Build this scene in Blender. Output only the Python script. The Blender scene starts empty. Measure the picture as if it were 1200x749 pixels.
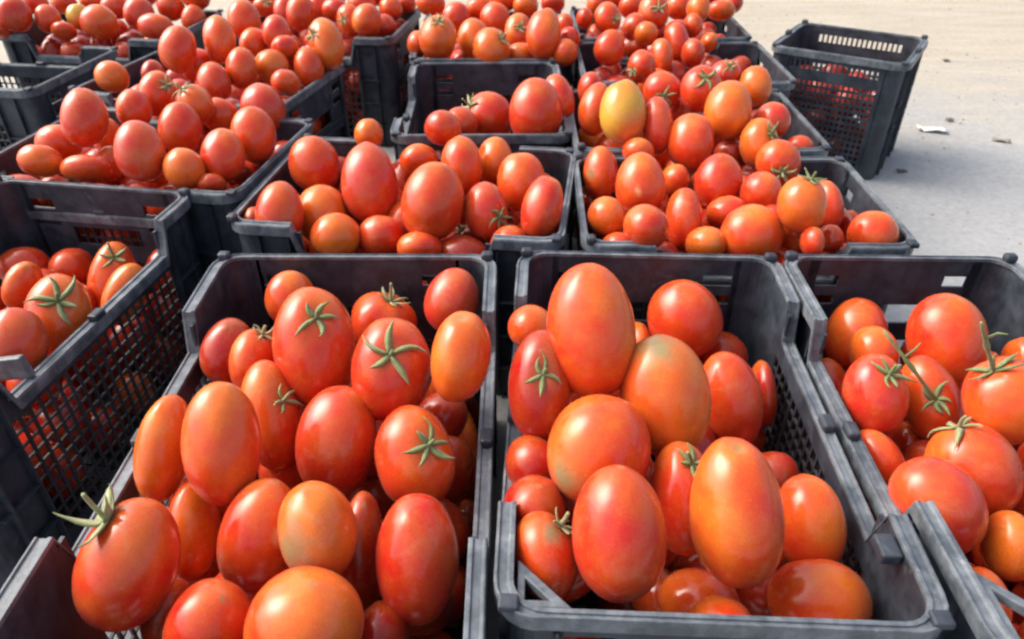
import bpy, math, random
import numpy as np
from mathutils import Vector, Matrix, noise

random.seed(7)
rng = np.random.default_rng(7)
C = bpy.context.scene.collection
S = bpy.context.scene
R = math.radians

# ------------------------------------------------------------------ camera
PITCH, FPX, CAM_H = 35.0, 870.0, 0.409          # photo is 1200 px wide; crate rims lie at z = 0
FLOOR = -0.24
cam_d = bpy.data.cameras.new('camera')
cam_d.sensor_width = 36.0
cam_d.lens = FPX / 1200.0 * 36.0
cam_d.clip_start = 0.01
cam_d.clip_end = 500.0
cam_d.dof.use_dof = True
cam_d.dof.focus_distance = 0.62
cam_d.dof.aperture_fstop = 11.0
cam = bpy.data.objects.new('camera', cam_d)
cam.location = (0, 0, CAM_H)
cam.rotation_euler = (R(90 - PITCH), 0, 0)
C.objects.link(cam)
S.camera = cam

# ------------------------------------------------------------------ world, sun, exposure
SUN_EL, SUN_AZ = 44.0, -72.0                    # azimuth measured from +Y towards +X
w = bpy.data.worlds.new('World')
S.world = w
w.use_nodes = True
nt = w.node_tree
bg = nt.nodes['Background']
sky = nt.nodes.new('ShaderNodeTexSky')
sky.sky_type = 'NISHITA'
sky.sun_disc = False
sky.sun_elevation = R(SUN_EL)
sky.sun_rotation = R(SUN_AZ)
sky.air_density = 1.0
sky.dust_density = 7.0
sky.ozone_density = 1.0
hsv = nt.nodes.new('ShaderNodeHueSaturation')      # thin overcast: a greyer sky than the clear-air model
hsv.inputs['Saturation'].default_value = 0.70
nt.links.new(sky.outputs['Color'], hsv.inputs['Color'])
nt.links.new(hsv.outputs['Color'], bg.inputs['Color'])
bg.inputs['Strength'].default_value = 0.15
sun_d = bpy.data.lights.new('sun', 'SUN')
sun_d.energy = 0.65
sun_d.angle = R(38)
sun_d.color = (1.0, 0.95, 0.88)
sun = bpy.data.objects.new('sun', sun_d)
sd = Vector((math.sin(R(SUN_AZ)) * math.cos(R(SUN_EL)), math.cos(R(SUN_AZ)) * math.cos(R(SUN_EL)), math.sin(R(SUN_EL))))
sun.rotation_euler = sd.to_track_quat('Z', 'Y').to_euler()
C.objects.link(sun)
S.view_settings.view_transform = 'Standard'
S.view_settings.look = 'None'
S.view_settings.exposure = 1.02
S.view_settings.gamma = 1.0
S.cycles.max_bounces = 8
S.cycles.diffuse_bounces = 2
S.cycles.pixel_filter_type = 'BLACKMAN_HARRIS'
S.cycles.filter_width = 2.4


# ------------------------------------------------------------------ helpers
def tag(o, label=None, cat=None, group=None, kind=None):
    if label: o['label'] = label
    if cat: o['category'] = cat
    if group: o['group'] = group
    if kind: o['kind'] = kind
    return o


def empty(name, loc, rz=0.0):
    o = bpy.data.objects.new(name, None)
    o.empty_display_size = 0.05
    o.location = loc
    o.rotation_euler = (0, 0, rz)
    C.objects.link(o)
    return o


def make(name, verts, faces, m, parent=None, smooth=False, bevel=0.0, loc=None):
    me = bpy.data.meshes.new(name)
    me.from_pydata([tuple(v) for v in verts], [], faces)
    me.materials.append(m)
    if smooth:
        me.polygons.foreach_set('use_smooth', [True] * len(me.polygons))
    me.update()
    o = bpy.data.objects.new(name, me)
    C.objects.link(o)
    if parent is not None: o.parent = parent
    if loc is not None: o.location = loc
    if bevel:
        b = o.modifiers.new('bevel', 'BEVEL')
        b.width = bevel
        b.segments = 2
        b.limit_method = 'ANGLE'
    return o


class MB:
    def __init__(self):
        self.v, self.f = [], []

    def box(self, x0, x1, y0, y1, z0, z1):
        n = len(self.v)
        self.v += [(x0, y0, z0), (x1, y0, z0), (x1, y1, z0), (x0, y1, z0), (x0, y0, z1), (x1, y0, z1), (x1, y1, z1), (x0, y1, z1)]
        self.f += [(n, n + 3, n + 2, n + 1), (n + 4, n + 5, n + 6, n + 7), (n, n + 1, n + 5, n + 4), (n + 1, n + 2, n + 6, n + 5),
                   (n + 2, n + 3, n + 7, n + 6), (n + 3, n, n + 4, n + 7)]

    def obox(self, c, ax, ay, az):                # oriented box, half axes
        n = len(self.v)
        c, ax, ay, az = map(Vector, (c, ax, ay, az))
        for sz in (-1, 1):
            for sx, sy in ((-1, -1), (1, -1), (1, 1), (-1, 1)):
                self.v.append(tuple(c + ax * sx + ay * sy + az * sz))
        self.f += [(n, n + 3, n + 2, n + 1), (n + 4, n + 5, n + 6, n + 7), (n, n + 1, n + 5, n + 4), (n + 1, n + 2, n + 6, n + 5),
                   (n + 2, n + 3, n + 7, n + 6), (n + 3, n, n + 4, n + 7)]

    def tube(self, pts, rad, seg=6):
        n0 = len(self.v)
        pts = [Vector(p) for p in pts]
        up = Vector((0.31, 0.17, 0.93)).normalized()
        for i, p in enumerate(pts):
            d = (pts[min(i + 1, len(pts) - 1)] - pts[max(i - 1, 0)]).normalized()
            a = d.cross(up)
            if a.length < 1e-3: a = d.cross(Vector((1, 0, 0)))
            a.normalize()
            b = d.cross(a)
            r = rad[i] if isinstance(rad, (list, tuple)) else rad
            for k in range(seg):
                t = 2 * math.pi * k / seg
                self.v.append(tuple(p + a * math.cos(t) * r + b * math.sin(t) * r))
        for i in range(len(pts) - 1):
            for k in range(seg):
                a0 = n0 + i * seg + k
                a1 = n0 + i * seg + (k + 1) % seg
                self.f.append((a0, a1, a1 + seg, a0 + seg))
        self.f.append(tuple(n0 + k for k in range(seg))[::-1])
        e = n0 + (len(pts) - 1) * seg
        self.f.append(tuple(e + k for k in range(seg)))

    def plate(self, us, ws, hole, th, fn):
        """perforated plate: grid cells between cuts us x ws; hole(i,j) leaves the cell open; fn(u,w,d) maps to 3-D"""
        idx = {}

        def V(i, j, k):
            if (i, j, k) not in idx:
                idx[(i, j, k)] = len(self.v)
                self.v.append(tuple(fn(us[i], ws[j], th * k)))
            return idx[(i, j, k)]
        nu, nw = len(us) - 1, len(ws) - 1
        solid = [[not hole(i, j) for j in range(nw)] for i in range(nu)]

        def s(i, j):
            return 0 <= i < nu and 0 <= j < nw and solid[i][j]
        for i in range(nu):
            for j in range(nw):
                if not solid[i][j]: continue
                self.f.append((V(i, j, 0), V(i + 1, j, 0), V(i + 1, j + 1, 0), V(i, j + 1, 0)))
                self.f.append((V(i, j, 1), V(i, j + 1, 1), V(i + 1, j + 1, 1), V(i + 1, j, 1)))
                if not s(i - 1, j): self.f.append((V(i, j, 0), V(i, j + 1, 0), V(i, j + 1, 1), V(i, j, 1)))
                if not s(i + 1, j): self.f.append((V(i + 1, j, 0), V(i + 1, j, 1), V(i + 1, j + 1, 1), V(i + 1, j + 1, 0)))
                if not s(i, j - 1): self.f.append((V(i, j, 0), V(i, j, 1), V(i + 1, j, 1), V(i + 1, j, 0)))
                if not s(i, j + 1): self.f.append((V(i, j + 1, 0), V(i + 1, j + 1, 0), V(i + 1, j + 1, 1), V(i, j + 1, 1)))

    def build(self, name, m, parent=None, smooth=False, bevel=0.0):
        return make(name, self.v, self.f, m, parent, smooth, bevel)


# ------------------------------------------------------------------ materials
def nodes_of(name):
    m = bpy.data.materials.new(name)
    m.use_nodes = True
    t = m.node_tree
    return m, t, t.nodes['Principled BSDF'], t.links


def mat_plastic(name, base, dust, rough, dust_amt):
    m, t, b, L = nodes_of(name)
    tc = t.nodes.new('ShaderNodeNewGeometry')
    n1 = t.nodes.new('ShaderNodeTexNoise'); n1.inputs['Scale'].default_value = 38; n1.inputs['Detail'].default_value = 8
    n1.inputs['Roughness'].default_value = 0.68
    L.new(tc.outputs['Position'], n1.inputs['Vector'])
    mp = t.nodes.new('ShaderNodeMapping'); mp.inputs['Scale'].default_value = (1, 1, 0.25)
    L.new(tc.outputs['Position'], mp.inputs['Vector'])
    n2 = t.nodes.new('ShaderNodeTexNoise'); n2.inputs['Scale'].default_value = 160; n2.inputs['Detail'].default_value = 4
    L.new(mp.outputs['Vector'], n2.inputs['Vector'])
    r1 = t.nodes.new('ShaderNodeMapRange'); r1.inputs['From Min'].default_value = 0.42; r1.inputs['From Max'].default_value = 0.72
    L.new(n1.outputs['Fac'], r1.inputs['Value'])
    mul = t.nodes.new('ShaderNodeMath'); mul.operation = 'MULTIPLY_ADD'
    L.new(n2.outputs['Fac'], mul.inputs[0]); mul.inputs[1].default_value = 0.5; L.new(r1.outputs['Result'], mul.inputs[2])
    m2 = t.nodes.new('ShaderNodeMath'); m2.operation = 'MULTIPLY'; m2.inputs[1].default_value = dust_amt; m2.use_clamp = True
    L.new(mul.outputs[0], m2.inputs[0])
    mix = t.nodes.new('ShaderNodeMix'); mix.data_type = 'RGBA'
    mix.inputs[6].default_value = (*base, 1); mix.inputs[7].default_value = (*dust, 1)
    L.new(m2.outputs[0], mix.inputs[0]); L.new(mix.outputs[2], b.inputs['Base Color'])
    n3 = t.nodes.new('ShaderNodeTexNoise'); n3.inputs['Scale'].default_value = 22; n3.inputs['Detail'].default_value = 12; n3.inputs['Roughness'].default_value = 0.8
    n3.inputs['Distortion'].default_value = 1.2
    L.new(tc.outputs['Position'], n3.inputs['Vector'])
    r3 = t.nodes.new('ShaderNodeMapRange'); r3.inputs['From Min'].default_value = 0.60; r3.inputs['From Max'].default_value = 0.70; r3.inputs['To Max'].default_value = 0.75
    L.new(n3.outputs['Fac'], r3.inputs['Value'])
    mix3 = t.nodes.new('ShaderNodeMix'); mix3.data_type = 'RGBA'
    L.new(r3.outputs['Result'], mix3.inputs[0]); L.new(mix.outputs[2], mix3.inputs[6])
    mix3.inputs[7].default_value = (dust[0] * 1.9, dust[1] * 1.8, dust[2] * 1.65, 1)
    L.new(mix3.outputs[2], b.inputs['Base Color'])
    rr = t.nodes.new('ShaderNodeMapRange'); rr.inputs['To Min'].default_value = rough; rr.inputs['To Max'].default_value = min(1, rough + .3)
    L.new(m2.outputs[0], rr.inputs['Value']); L.new(rr.outputs['Result'], b.inputs['Roughness'])
    bu = t.nodes.new('ShaderNodeBump'); bu.inputs['Strength'].default_value = 0.35; bu.inputs['Distance'].default_value = 0.0012
    L.new(n2.outputs['Fac'], bu.inputs['Height']); L.new(bu.outputs['Normal'], b.inputs['Normal'])
    return m


M_WALL = mat_plastic('dark grey crate plastic', (0.010, 0.015, 0.023), (0.075, 0.090, 0.115), 0.45, 0.55)
M_RIM = mat_plastic('worn grey crate rim plastic', (0.030, 0.042, 0.056), (0.24, 0.265, 0.29), 0.34, 0.70)
M_GRILLE = mat_plastic('crate mesh plastic', (0.014, 0.016, 0.020), (0.06, 0.06, 0.07), 0.5, 0.5)


def mat_tomato():
    m, t, b, L = nodes_of('tomato skin')
    at = t.nodes.new('ShaderNodeAttribute'); at.attribute_name = 'tint'
    tc = t.nodes.new('ShaderNodeTexCoord')
    n1 = t.nodes.new('ShaderNodeTexNoise'); n1.inputs['Scale'].default_value = 45; n1.inputs['Detail'].default_value = 5
    n1.inputs['Roughness'].default_value = 0.6
    L.new(tc.outputs['Object'], n1.inputs['Vector'])
    n2 = t.nodes.new('ShaderNodeTexNoise'); n2.inputs['Scale'].default_value = 900; n2.inputs['Detail'].default_value = 2
    L.new(tc.outputs['Object'], n2.inputs['Vector'])
    hs = t.nodes.new('ShaderNodeHueSaturation')
    mh = t.nodes.new('ShaderNodeMapRange'); mh.inputs['To Min'].default_value = 0.496; mh.inputs['To Max'].default_value = 0.514
    mh.inputs['From Min'].default_value = 0.3; mh.inputs['From Max'].default_value = 0.7
    L.new(n1.outputs['Fac'], mh.inputs['Value']); L.new(mh.outputs['Result'], hs.inputs['Hue'])
    mv = t.nodes.new('ShaderNodeMapRange'); mv.inputs['To Min'].default_value = 0.86; mv.inputs['To Max'].default_value = 1.12
    mv.inputs['From Min'].default_value = 0.3; mv.inputs['From Max'].default_value = 0.7
    L.new(n2.outputs['Fac'], mv.inputs['Value']); L.new(mv.outputs['Result'], hs.inputs['Value'])
    n4 = t.nodes.new('ShaderNodeTexNoise'); n4.inputs['Scale'].default_value = 32; n4.inputs['Detail'].default_value = 10; n4.inputs['Roughness'].default_value = 0.78
    n4.inputs['Distortion'].default_value = 0.8
    L.new(tc.outputs['Object'], n4.inputs['Vector'])
    r4 = t.nodes.new('ShaderNodeMapRange'); r4.inputs['From Min'].default_value = 0.56; r4.inputs['From Max'].default_value = 0.74; r4.inputs['To Max'].default_value = 0.30
    L.new(n4.outputs['Fac'], r4.inputs['Value'])
    vo = t.nodes.new('ShaderNodeTexVoronoi'); vo.inputs['Scale'].default_value = 330
    L.new(tc.outputs['Object'], vo.inputs['Vector'])
    r5 = t.nodes.new('ShaderNodeMapRange'); r5.inputs['From Min'].default_value = 0.22; r5.inputs['From Max'].default_value = 0.10; r5.inputs['To Max'].default_value = 0.16
    L.new(vo.outputs['Distance'], r5.inputs['Value'])
    mx = t.nodes.new('ShaderNodeMath'); mx.operation = 'MAXIMUM'
    L.new(r4.outputs['Result'], mx.inputs[0]); L.new(r5.outputs['Result'], mx.inputs[1])
    md = t.nodes.new('ShaderNodeMix'); md.data_type = 'RGBA'; md.inputs[7].default_value = (0.55, 0.33, 0.20, 1)
    L.new(mx.outputs[0], md.inputs[0])
    L.new(at.outputs['Color'], hs.inputs['Color']); L.new(hs.outputs['Color'], md.inputs[6]); L.new(md.outputs[2], b.inputs['Base Color'])
    mr = t.nodes.new('ShaderNodeMapRange'); mr.inputs['To Min'].default_value = 0.17; mr.inputs['To Max'].default_value = 0.33
    mr.inputs['From Min'].default_value = 0.35; mr.inputs['From Max'].default_value = 0.7
    L.new(n1.outputs['Fac'], mr.inputs['Value']); L.new(mr.outputs['Result'], b.inputs['Roughness'])
    b.inputs['Specular IOR Level'].default_value = 0.42
    b.inputs['Coat Weight'].default_value = 0.22
    b.inputs['Coat Roughness'].default_value = 0.18
    b.inputs['Sheen Weight'].default_value = 0.04
    b.inputs['Sheen Roughness'].default_value = 0.45
    b.inputs['Sheen Tint'].default_value = (1.0, 0.86, 0.80, 1)
    b.inputs['Subsurface Weight'].default_value = 0.12
    b.inputs['Subsurface Radius'].default_value = (0.012, 0.003, 0.0015)
    b.inputs['Subsurface Scale'].default_value = 1.0
    bu = t.nodes.new('ShaderNodeBump'); bu.inputs['Strength'].default_value = 0.12; bu.inputs['Distance'].default_value = 0.0012
    L.new(n1.outputs['Fac'], bu.inputs['Height']); L.new(bu.outputs['Normal'], b.inputs['Normal'])
    return m


def mat_green(name, c0, c1):
    m, t, b, L = nodes_of(name)
    tc = t.nodes.new('ShaderNodeTexCoord')
    n = t.nodes.new('ShaderNodeTexNoise'); n.inputs['Scale'].default_value = 180; n.inputs['Detail'].default_value = 4
    L.new(tc.outputs['Object'], n.inputs['Vector'])
    mix = t.nodes.new('ShaderNodeMix'); mix.data_type = 'RGBA'
    mix.inputs[6].default_value = (*c0, 1); mix.inputs[7].default_value = (*c1, 1)
    L.new(n.outputs['Fac'], mix.inputs[0]); L.new(mix.outputs[2], b.inputs['Base Color'])
    b.inputs['Roughness'].default_value = 0.6
    b.inputs['Sheen Weight'].default_value = 0.2
    return m


M_TOM = mat_tomato()
M_CALYX = mat_green('fresh green calyx', (0.06, 0.12, 0.025), (0.26, 0.30, 0.11))
M_DRY = mat_green('dry olive calyx', (0.12, 0.15, 0.04), (0.42, 0.42, 0.20))


def mat_floor():
    m, t, b, L = nodes_of('dusty concrete')
    g = t.nodes.new('ShaderNodeNewGeometry')
    sep = t.nodes.new('ShaderNodeSeparateXYZ'); L.new(g.outputs['Position'], sep.inputs[0])
    n1 = t.nodes.new('ShaderNodeTexNoise'); n1.inputs['Scale'].default_value = 2.6; n1.inputs['Detail'].default_value = 9; n1.inputs['Roughness'].default_value = 0.62
    L.new(g.outputs['Position'], n1.inputs['Vector'])
    mp = t.nodes.new('ShaderNodeMapping'); mp.inputs['Rotation'].default_value = (0, 0, R(28)); mp.inputs['Scale'].default_value = (2.0, 14.0, 1)
    L.new(g.outputs['Position'], mp.inputs['Vector'])
    n2 = t.nodes.new('ShaderNodeTexNoise'); n2.inputs['Scale'].default_value = 1.6; n2.inputs['Detail'].default_value = 7; n2.inputs['Roughness'].default_value = 0.7
    L.new(mp.outputs['Vector'], n2.inputs['Vector'])
    n3 = t.nodes.new('ShaderNodeTexNoise'); n3.inputs['Scale'].default_value = 90; n3.inputs['Detail'].default_value = 5; n3.inputs['Roughness'].default_value = 0.7
    L.new(g.outputs['Position'], n3.inputs['Vector'])
    # sandy soil drifts over the concrete further back
    a = t.nodes.new('ShaderNodeMath'); a.operation = 'MULTIPLY_ADD'
    L.new(n1.outputs['Fac'], a.inputs[0]); a.inputs[1].default_value = 1.5; L.new(sep.outputs['Y'], a.inputs[2])
    a2 = t.nodes.new('ShaderNodeMath'); a2.operation = 'MULTIPLY_ADD'
    L.new(n2.outputs['Fac'], a2.inputs[0]); a2.inputs[1].default_value = 1.3; L.new(a.outputs[0], a2.inputs[2])
    mr = t.nodes.new('ShaderNodeMapRange'); mr.inputs['From Min'].default_value = 2.95; mr.inputs['From Max'].default_value = 3.7
    L.new(a2.outputs[0], mr.inputs['Value'])
    c0 = t.nodes.new('ShaderNodeMix'); c0.data_type = 'RGBA'
    c0.inputs[6].default_value = (0.25, 0.258, 0.262, 1); c0.inputs[7].default_value = (0.43, 0.435, 0.43, 1)
    L.new(n1.outputs['Fac'], c0.inputs[0])
    c1 = t.nodes.new('ShaderNodeMix'); c1.data_type = 'RGBA'
    c1.inputs[6].default_value = (0.28, 0.235, 0.165, 1); c1.inputs[7].default_value = (0.52, 0.475, 0.40, 1)
    L.new(n2.outputs['Fac'], c1.inputs[0])
    c2 = t.nodes.new('ShaderNodeMix'); c2.data_type = 'RGBA'
    L.new(mr.outputs['Result'], c2.inputs[0]); L.new(c0.outputs[2], c2.inputs[6]); L.new(c1.outputs[2], c2.inputs[7])
    hs = t.nodes.new('ShaderNodeHueSaturation')
    mv = t.nodes.new('ShaderNodeMapRange'); mv.inputs['From Min'].default_value = 0.3; mv.inputs['From Max'].default_value = 0.7
    mv.inputs['To Min'].default_value = 0.82; mv.inputs['To Max'].default_value = 1.12
    L.new(n3.outputs['Fac'], mv.inputs['Value']); L.new(mv.outputs['Result'], hs.inputs['Value'])
    L.new(c2.outputs[2], hs.inputs['Color']); L.new(hs.outputs['Color'], b.inputs['Base Color'])
    b.inputs['Roughness'].default_value = 0.75
    bu = t.nodes.new('ShaderNodeBump'); bu.inputs['Strength'].default_value = 0.4; bu.inputs['Distance'].default_value = 0.004
    L.new(n3.outputs['Fac'], bu.inputs['Height']); L.new(bu.outputs['Normal'], b.inputs['Normal'])
    return m


def mat_plain(name, c, rough=0.8):
    m, t, b, L = nodes_of(name)
    tc = t.nodes.new('ShaderNodeTexCoord')
    n = t.nodes.new('ShaderNodeTexNoise'); n.inputs['Scale'].default_value = 60; n.inputs['Detail'].default_value = 5
    L.new(tc.outputs['Object'], n.inputs['Vector'])
    mix = t.nodes.new('ShaderNodeMix'); mix.data_type = 'RGBA'
    mix.inputs[6].default_value = (*[x * .8 for x in c], 1); mix.inputs[7].default_value = (*[min(1, x * 1.15) for x in c], 1)
    L.new(n.outputs['Fac'], mix.inputs[0]); L.new(mix.outputs[2], b.inputs['Base Color'])
    b.inputs['Roughness'].default_value = rough
    return m


# ------------------------------------------------------------------ the ground
g = MB()
g.v = [(-60, -60, FLOOR), (60, -60, FLOOR), (60, 60, FLOOR), (-60, 60, FLOOR)]
g.f = [(0, 1, 2, 3)]
tag(g.build('floor', mat_floor()), kind='structure')


# ------------------------------------------------------------------ crates
H = -FLOOR
LOW = -0.042          # the long sides dip to this level between the corners
WRAP = 0.075          # raised corner length along the long side
RAD = 0.022
TH = 0.003


def outline(W, L, LOW, WRAP):
    """inner wall outline, counter-clockwise: (x, y, nx, ny, z_top)"""
    hx, hy = W / 2 - 0.014, L / 2 - 0.0065
    pts = []
    for (cx, cy, a0) in ((hx - RAD, hy - RAD, 0), (-hx + RAD, hy - RAD, 90), (-hx + RAD, -hy + RAD, 180), (hx - RAD, -hy + RAD, 270)):
        for k in range(7):
            a = R(a0 + 15 * k)
            pts.append((cx + RAD * math.cos(a), cy + RAD * math.sin(a), math.cos(a), math.sin(a), 0.0))
        if a0 in (90, 270):          # long side: come down the step
            s = 1 if a0 == 270 else -1
            y = [s * -(hy - WRAP), s * -(hy - WRAP - 0.012), s * (hy - WRAP - 0.012), s * (hy - WRAP)]
            for yy, z in zip(y, (0.0, LOW, LOW, 0.0)):
                pts.append((s * hx, yy, s, 0.0, z))
    return pts


def crate(name_label, cx, cy, W, L, rot, group='black plastic crates of tomatoes', gusset=False, bar=False, tilt=None, LOW=LOW, WRAP=WRAP, mesh_ends=False):
    root = empty('plastic_crate', (cx, cy, FLOOR), R(rot))
    if tilt: root.rotation_euler = (R(tilt[0]), R(tilt[1]), R(rot))
    tag(root, name_label, 'crate', group)
    up = H                                        # local z = 0 at the floor; rim top at z = H
    hx, hy = W / 2 - 0.014, L / 2 - 0.0065
    P = outline(W, L, LOW, WRAP)
    n = len(P)
    # rim: flanged profile swept round the crate
    prof = [(-0.001, 0.0), (0.0022, 0.0), (0.0030, -0.0016), (0.0088, -0.0016), (0.0096, 0.0), (0.0112, 0.0), (0.0120, -0.002), (0.0120, -0.0135), (0.0100, -0.0135), (0.0100, -0.004), (-0.001, -0.004)]
    v, f = [], []
    for (x, y, nx, ny, z) in P:
        for (o, dz) in prof:
            wob = 0.0012 * noise.noise(Vector((x * 21 + cx * 9, y * 21, cy * 5)))
            o = o if o < 0.0025 else 0.0022 + (o - 0.0022) * (0.42 + 0.58 * abs(nx))       # narrow lip over the end walls, wide flange on the long sides
            v.append((x + nx * (o + wob), y + ny * (o + wob), up + z + dz + wob))
    k = len(prof)
    for i in range(n):
        j = (i + 1) % n
        for q in range(k):
            r = (q + 1) % k
            f.append((i * k + q, j * k + q, j * k + r, i * k + r))
    make('rim', v, f, M_RIM, root, bevel=0.0005)
    # corner posts
    for (sx, sy) in ((1, 1), (-1, 1), (-1, -1), (1, -1)):
        path = [(sx * hx, sy * (hy - WRAP), sx, 0), (sx * hx, sy * (hy - RAD), sx, 0)]
        for q in range(1, 7):
            a = R(15 * q)
            path.append((sx * (hx - RAD + RAD * math.cos(a)), sy * (hy - RAD + RAD * math.sin(a)), sx * math.cos(a), sy * math.sin(a)))
        path.append((sx * (hx - 0.034), sy * hy, 0, sy))
        v, f = [], []
        for (x, y, nx, ny) in path:
            for (o, z) in ((0, 0.002), (TH, 0.002), (TH, up - 0.0045), (0, up - 0.0045)):
                tz = z
                v.append((x + nx * o, y + ny * o, tz))
        for i in range(len(path) - 1):
            for q in range(4):
                r = (q + 1) % 4
                f.append((i * 4 + q, (i + 1) * 4 + q, (i + 1) * 4 + r, i * 4 + r))
        f.append((0, 1, 2, 3)); e = (len(path) - 1) * 4; f.append((e + 3, e + 2, e + 1, e))
        b = MB(); b.v, b.f = v, f
        # outer stiffening ribs
        for yy in (hy - WRAP + 0.004, hy - WRAP * 0.45):
            b.box(*sorted((sx * (hx + TH + .0002), sx * (hx + 0.0098))), sy * yy - 0.0012, sy * yy + 0.0012, 0.004, up - 0.018)
        for xx in (hx - 0.030,):
            b.box(sx * xx - 0.0012, sx * xx + 0.0012, *sorted((sy * (hy + TH + .0002), sy * (hy + 0.0054))), 0.004, up - 0.018)
        for zz in (0.05, 0.10, 0.15):
            b.box(*sorted((sx * (hx + TH + .0004), sx * (hx + 0.0095))), *sorted((sy * (hy - WRAP + .006), sy * (hy - RAD))), zz, zz + 0.002)
        b.build('corner_post', M_WALL, root)
        kb = MB()
        kz = 0.007 if sy > 0 else 0.003
        kb.box(sx * (hx + 0.001) - 0.0065, sx * (hx + 0.001) + 0.0065, sy * (hy - 0.003) - 0.0055, sy * (hy - 0.003) + 0.0055, up - 0.003, up + kz)
        kb.build('stacking_lug', M_WALL, root, bevel=0.0032 if sy > 0 else .0015)
        if gusset and sy < 0 and sx > 0:
            qb = MB()
            qb.box(hx - 0.015, hx - 0.0005, -hy + .052, -hy + .072, up - 0.014, up - 0.0045)
            qb.build('corner_bracket', M_WALL, root, bevel=0.002)
        if gusset and sy < 0 and sx < 0:
            gb = MB()
            t0 = 0.036 if gusset is True else gusset
            A = [(0.001, 0.001), (t0, 0.001), (0.001, t0)]
            B = [(0.006, 0.006), (t0 - 0.014, 0.006), (0.006, t0 - 0.014)]
            vv = []
            for z in (up - 0.012, up - 0.0045):
                for (a_, b_) in A + B: vv.append((sx * (hx - 0.003 - a_), sy * (hy - 0.003 - b_), z))
            ff = []
            for q in range(3):
                r = (q + 1) % 3
                ff += [(q, r, r + 3, q + 3), (q + 6, q + 9, r + 9, r + 6), (q, q + 6, r + 6, r), (q + 3, r + 3, r + 9, q + 9)]
            gb.v, gb.f = vv, ff
            gb.build('corner_gusset', M_RIM, root, bevel=0.0008)
    # end walls with hand slots
    ex = hx - 0.034
    us = [-ex, -0.1 * W / .28, -0.062 * W / .28, -0.048, 0.048, 0.062 * W / .28, 0.1 * W / .28, ex]
    ws = [0.004, 0.03, 0.045, 0.075, 0.09, 0.128, up - 0.088, up - 0.062, up - 0.050, up - 0.038, up - 0.024, up - 0.0045]
    holes = {(1, 9), (5, 9), (3, 6), (1, 7), (5, 7), (1, 4), (3, 4), (5, 4), (1, 2), (3, 2), (5, 2)}
    for sy in (1, -1):
        b = MB()
        if mesh_ends:
            q = 2 * ex / 17
            u4 = sorted([-ex, ex] + [-ex + (i + e_) * q for i in range(17) for e_ in (.2, .8)])
            w4 = sorted([0.004] + [0.022 + (i + e_) * .0125 for i in range(13) for e_ in (.2, .8)] + [up - 0.036, up - 0.020, up - 0.0045])
            b.plate(u4, w4, lambda i, j: (i % 2 == 1 and j % 2 == 1 and j < 26) or (j == 27 and i % 2 == 1), TH, lambda u, z, d: (u, sy * (hy + d), z))
            b.build('end_wall', M_WALL, root)
            continue
        b.plate(us, ws, lambda i, j: (i, j) in holes, TH, lambda u, z, d: (u, sy * (hy + d), z))
        b.build('end_wall', M_WALL, root)
        rb = MB()
        for zz in (0.135, up - 0.094):
            rb.box(-ex, ex, *sorted((sy * (hy + TH + .0002), sy * (hy + 0.0055))), zz, zz + 0.0025)
        for xx in (-0.7 * ex, -0.055 * W / .28, 0.055 * W / .28, 0.7 * ex):
            rb.box(xx - .0012, xx + .0012, *sorted((sy * (hy + TH + .0004), sy * (hy + 0.0051))), 0.004, up - 0.097)
        rb.build('wall_rib', M_WALL, root)
    # long sides: upper band, mesh, lower band
    ly = hy - WRAP - 0.0002
    top = up + LOW - 0.0045
    for sx in (1, -1):
        b = MB()
        b.box(*sorted((sx * hx, sx * (hx + TH))), -ly, ly, top - 0.020, top)
        b.build('side_band', M_WALL, root)
        b = MB()
        b.box(*sorted((sx * hx, sx * (hx + TH))), -ly, ly, 0.002, 0.020)
        b.build('bottom_band', M_WALL, root)
        for q in (-1, 1) if LOW < -.01 else ():      # shoulder filling the step next to the raised corner
            b = MB()
            b.box(*sorted((sx * hx, sx * (hx + TH))), *sorted((q * (ly - 0.010), q * ly)), top + .0001, up - 0.012)
            b.build('shoulder', M_WALL, root)
        gm = MB()
        nc = max(6, round(2 * ly / 0.0135)); nr = 10
        pu, pz = 2 * ly / nc, (top - 0.040) / nr
        bw = 0.0016
        us2, ws2 = [], []
        for i in range(nc): us2 += [-ly + i * pu + (0 if i == 0 else bw), -ly + (i + 1) * pu - bw]
        us2[0] = -ly; us2 = sorted(set(round(u, 6) for u in us2 + [-ly + bw, ly]))
        for i in range(nr): ws2 += [0.020 + i * pz + bw * .8, 0.020 + (i + 1) * pz - bw * .8]
        ws2 = sorted(set([0.0201] + ws2 + [top - 0.0201]))
        gm.plate(us2, ws2, lambda i, j: i % 2 == 1 and j % 2 == 1, 0.0024, lambda u, z, d: (sx * (hx + 0.0003 + d), u, z))
        tag(gm.build('grille', M_GRILLE, root), kind='stuff')
        nb = MB()
        nb.box(*sorted((sx * (hx + .001), sx * (hx + .012))), -0.009, 0.009, up + LOW - 0.002, up + LOW + 0.007)
        nb.build('side_lug', M_WALL, root, bevel=0.0025)
    # base grid
    b = MB()
    nx_, ny_ = round(2 * hx / 0.018), round(2 * hy / 0.018)
    us3, ws3 = [-hx + .003], [-hy + .003]
    for i in range(nx_): us3 += [-hx + (i + .22) * 2 * hx / nx_, -hx + (i + .78) * 2 * hx / nx_]
    for i in range(ny_): ws3 += [-hy + (i + .22) * 2 * hy / ny_, -hy + (i + .78) * 2 * hy / ny_]
    us3.append(hx - .003); ws3.append(hy - .003)
    us3.sort(); ws3.sort()
    b.plate(us3, ws3, lambda i, j: i % 2 == 1 and j % 2 == 1, 0.003, lambda u, w_, d: (u, w_, 0.008 + d))
    tag(b.build('base_grid', M_GRILLE, root), kind='stuff')
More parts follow.
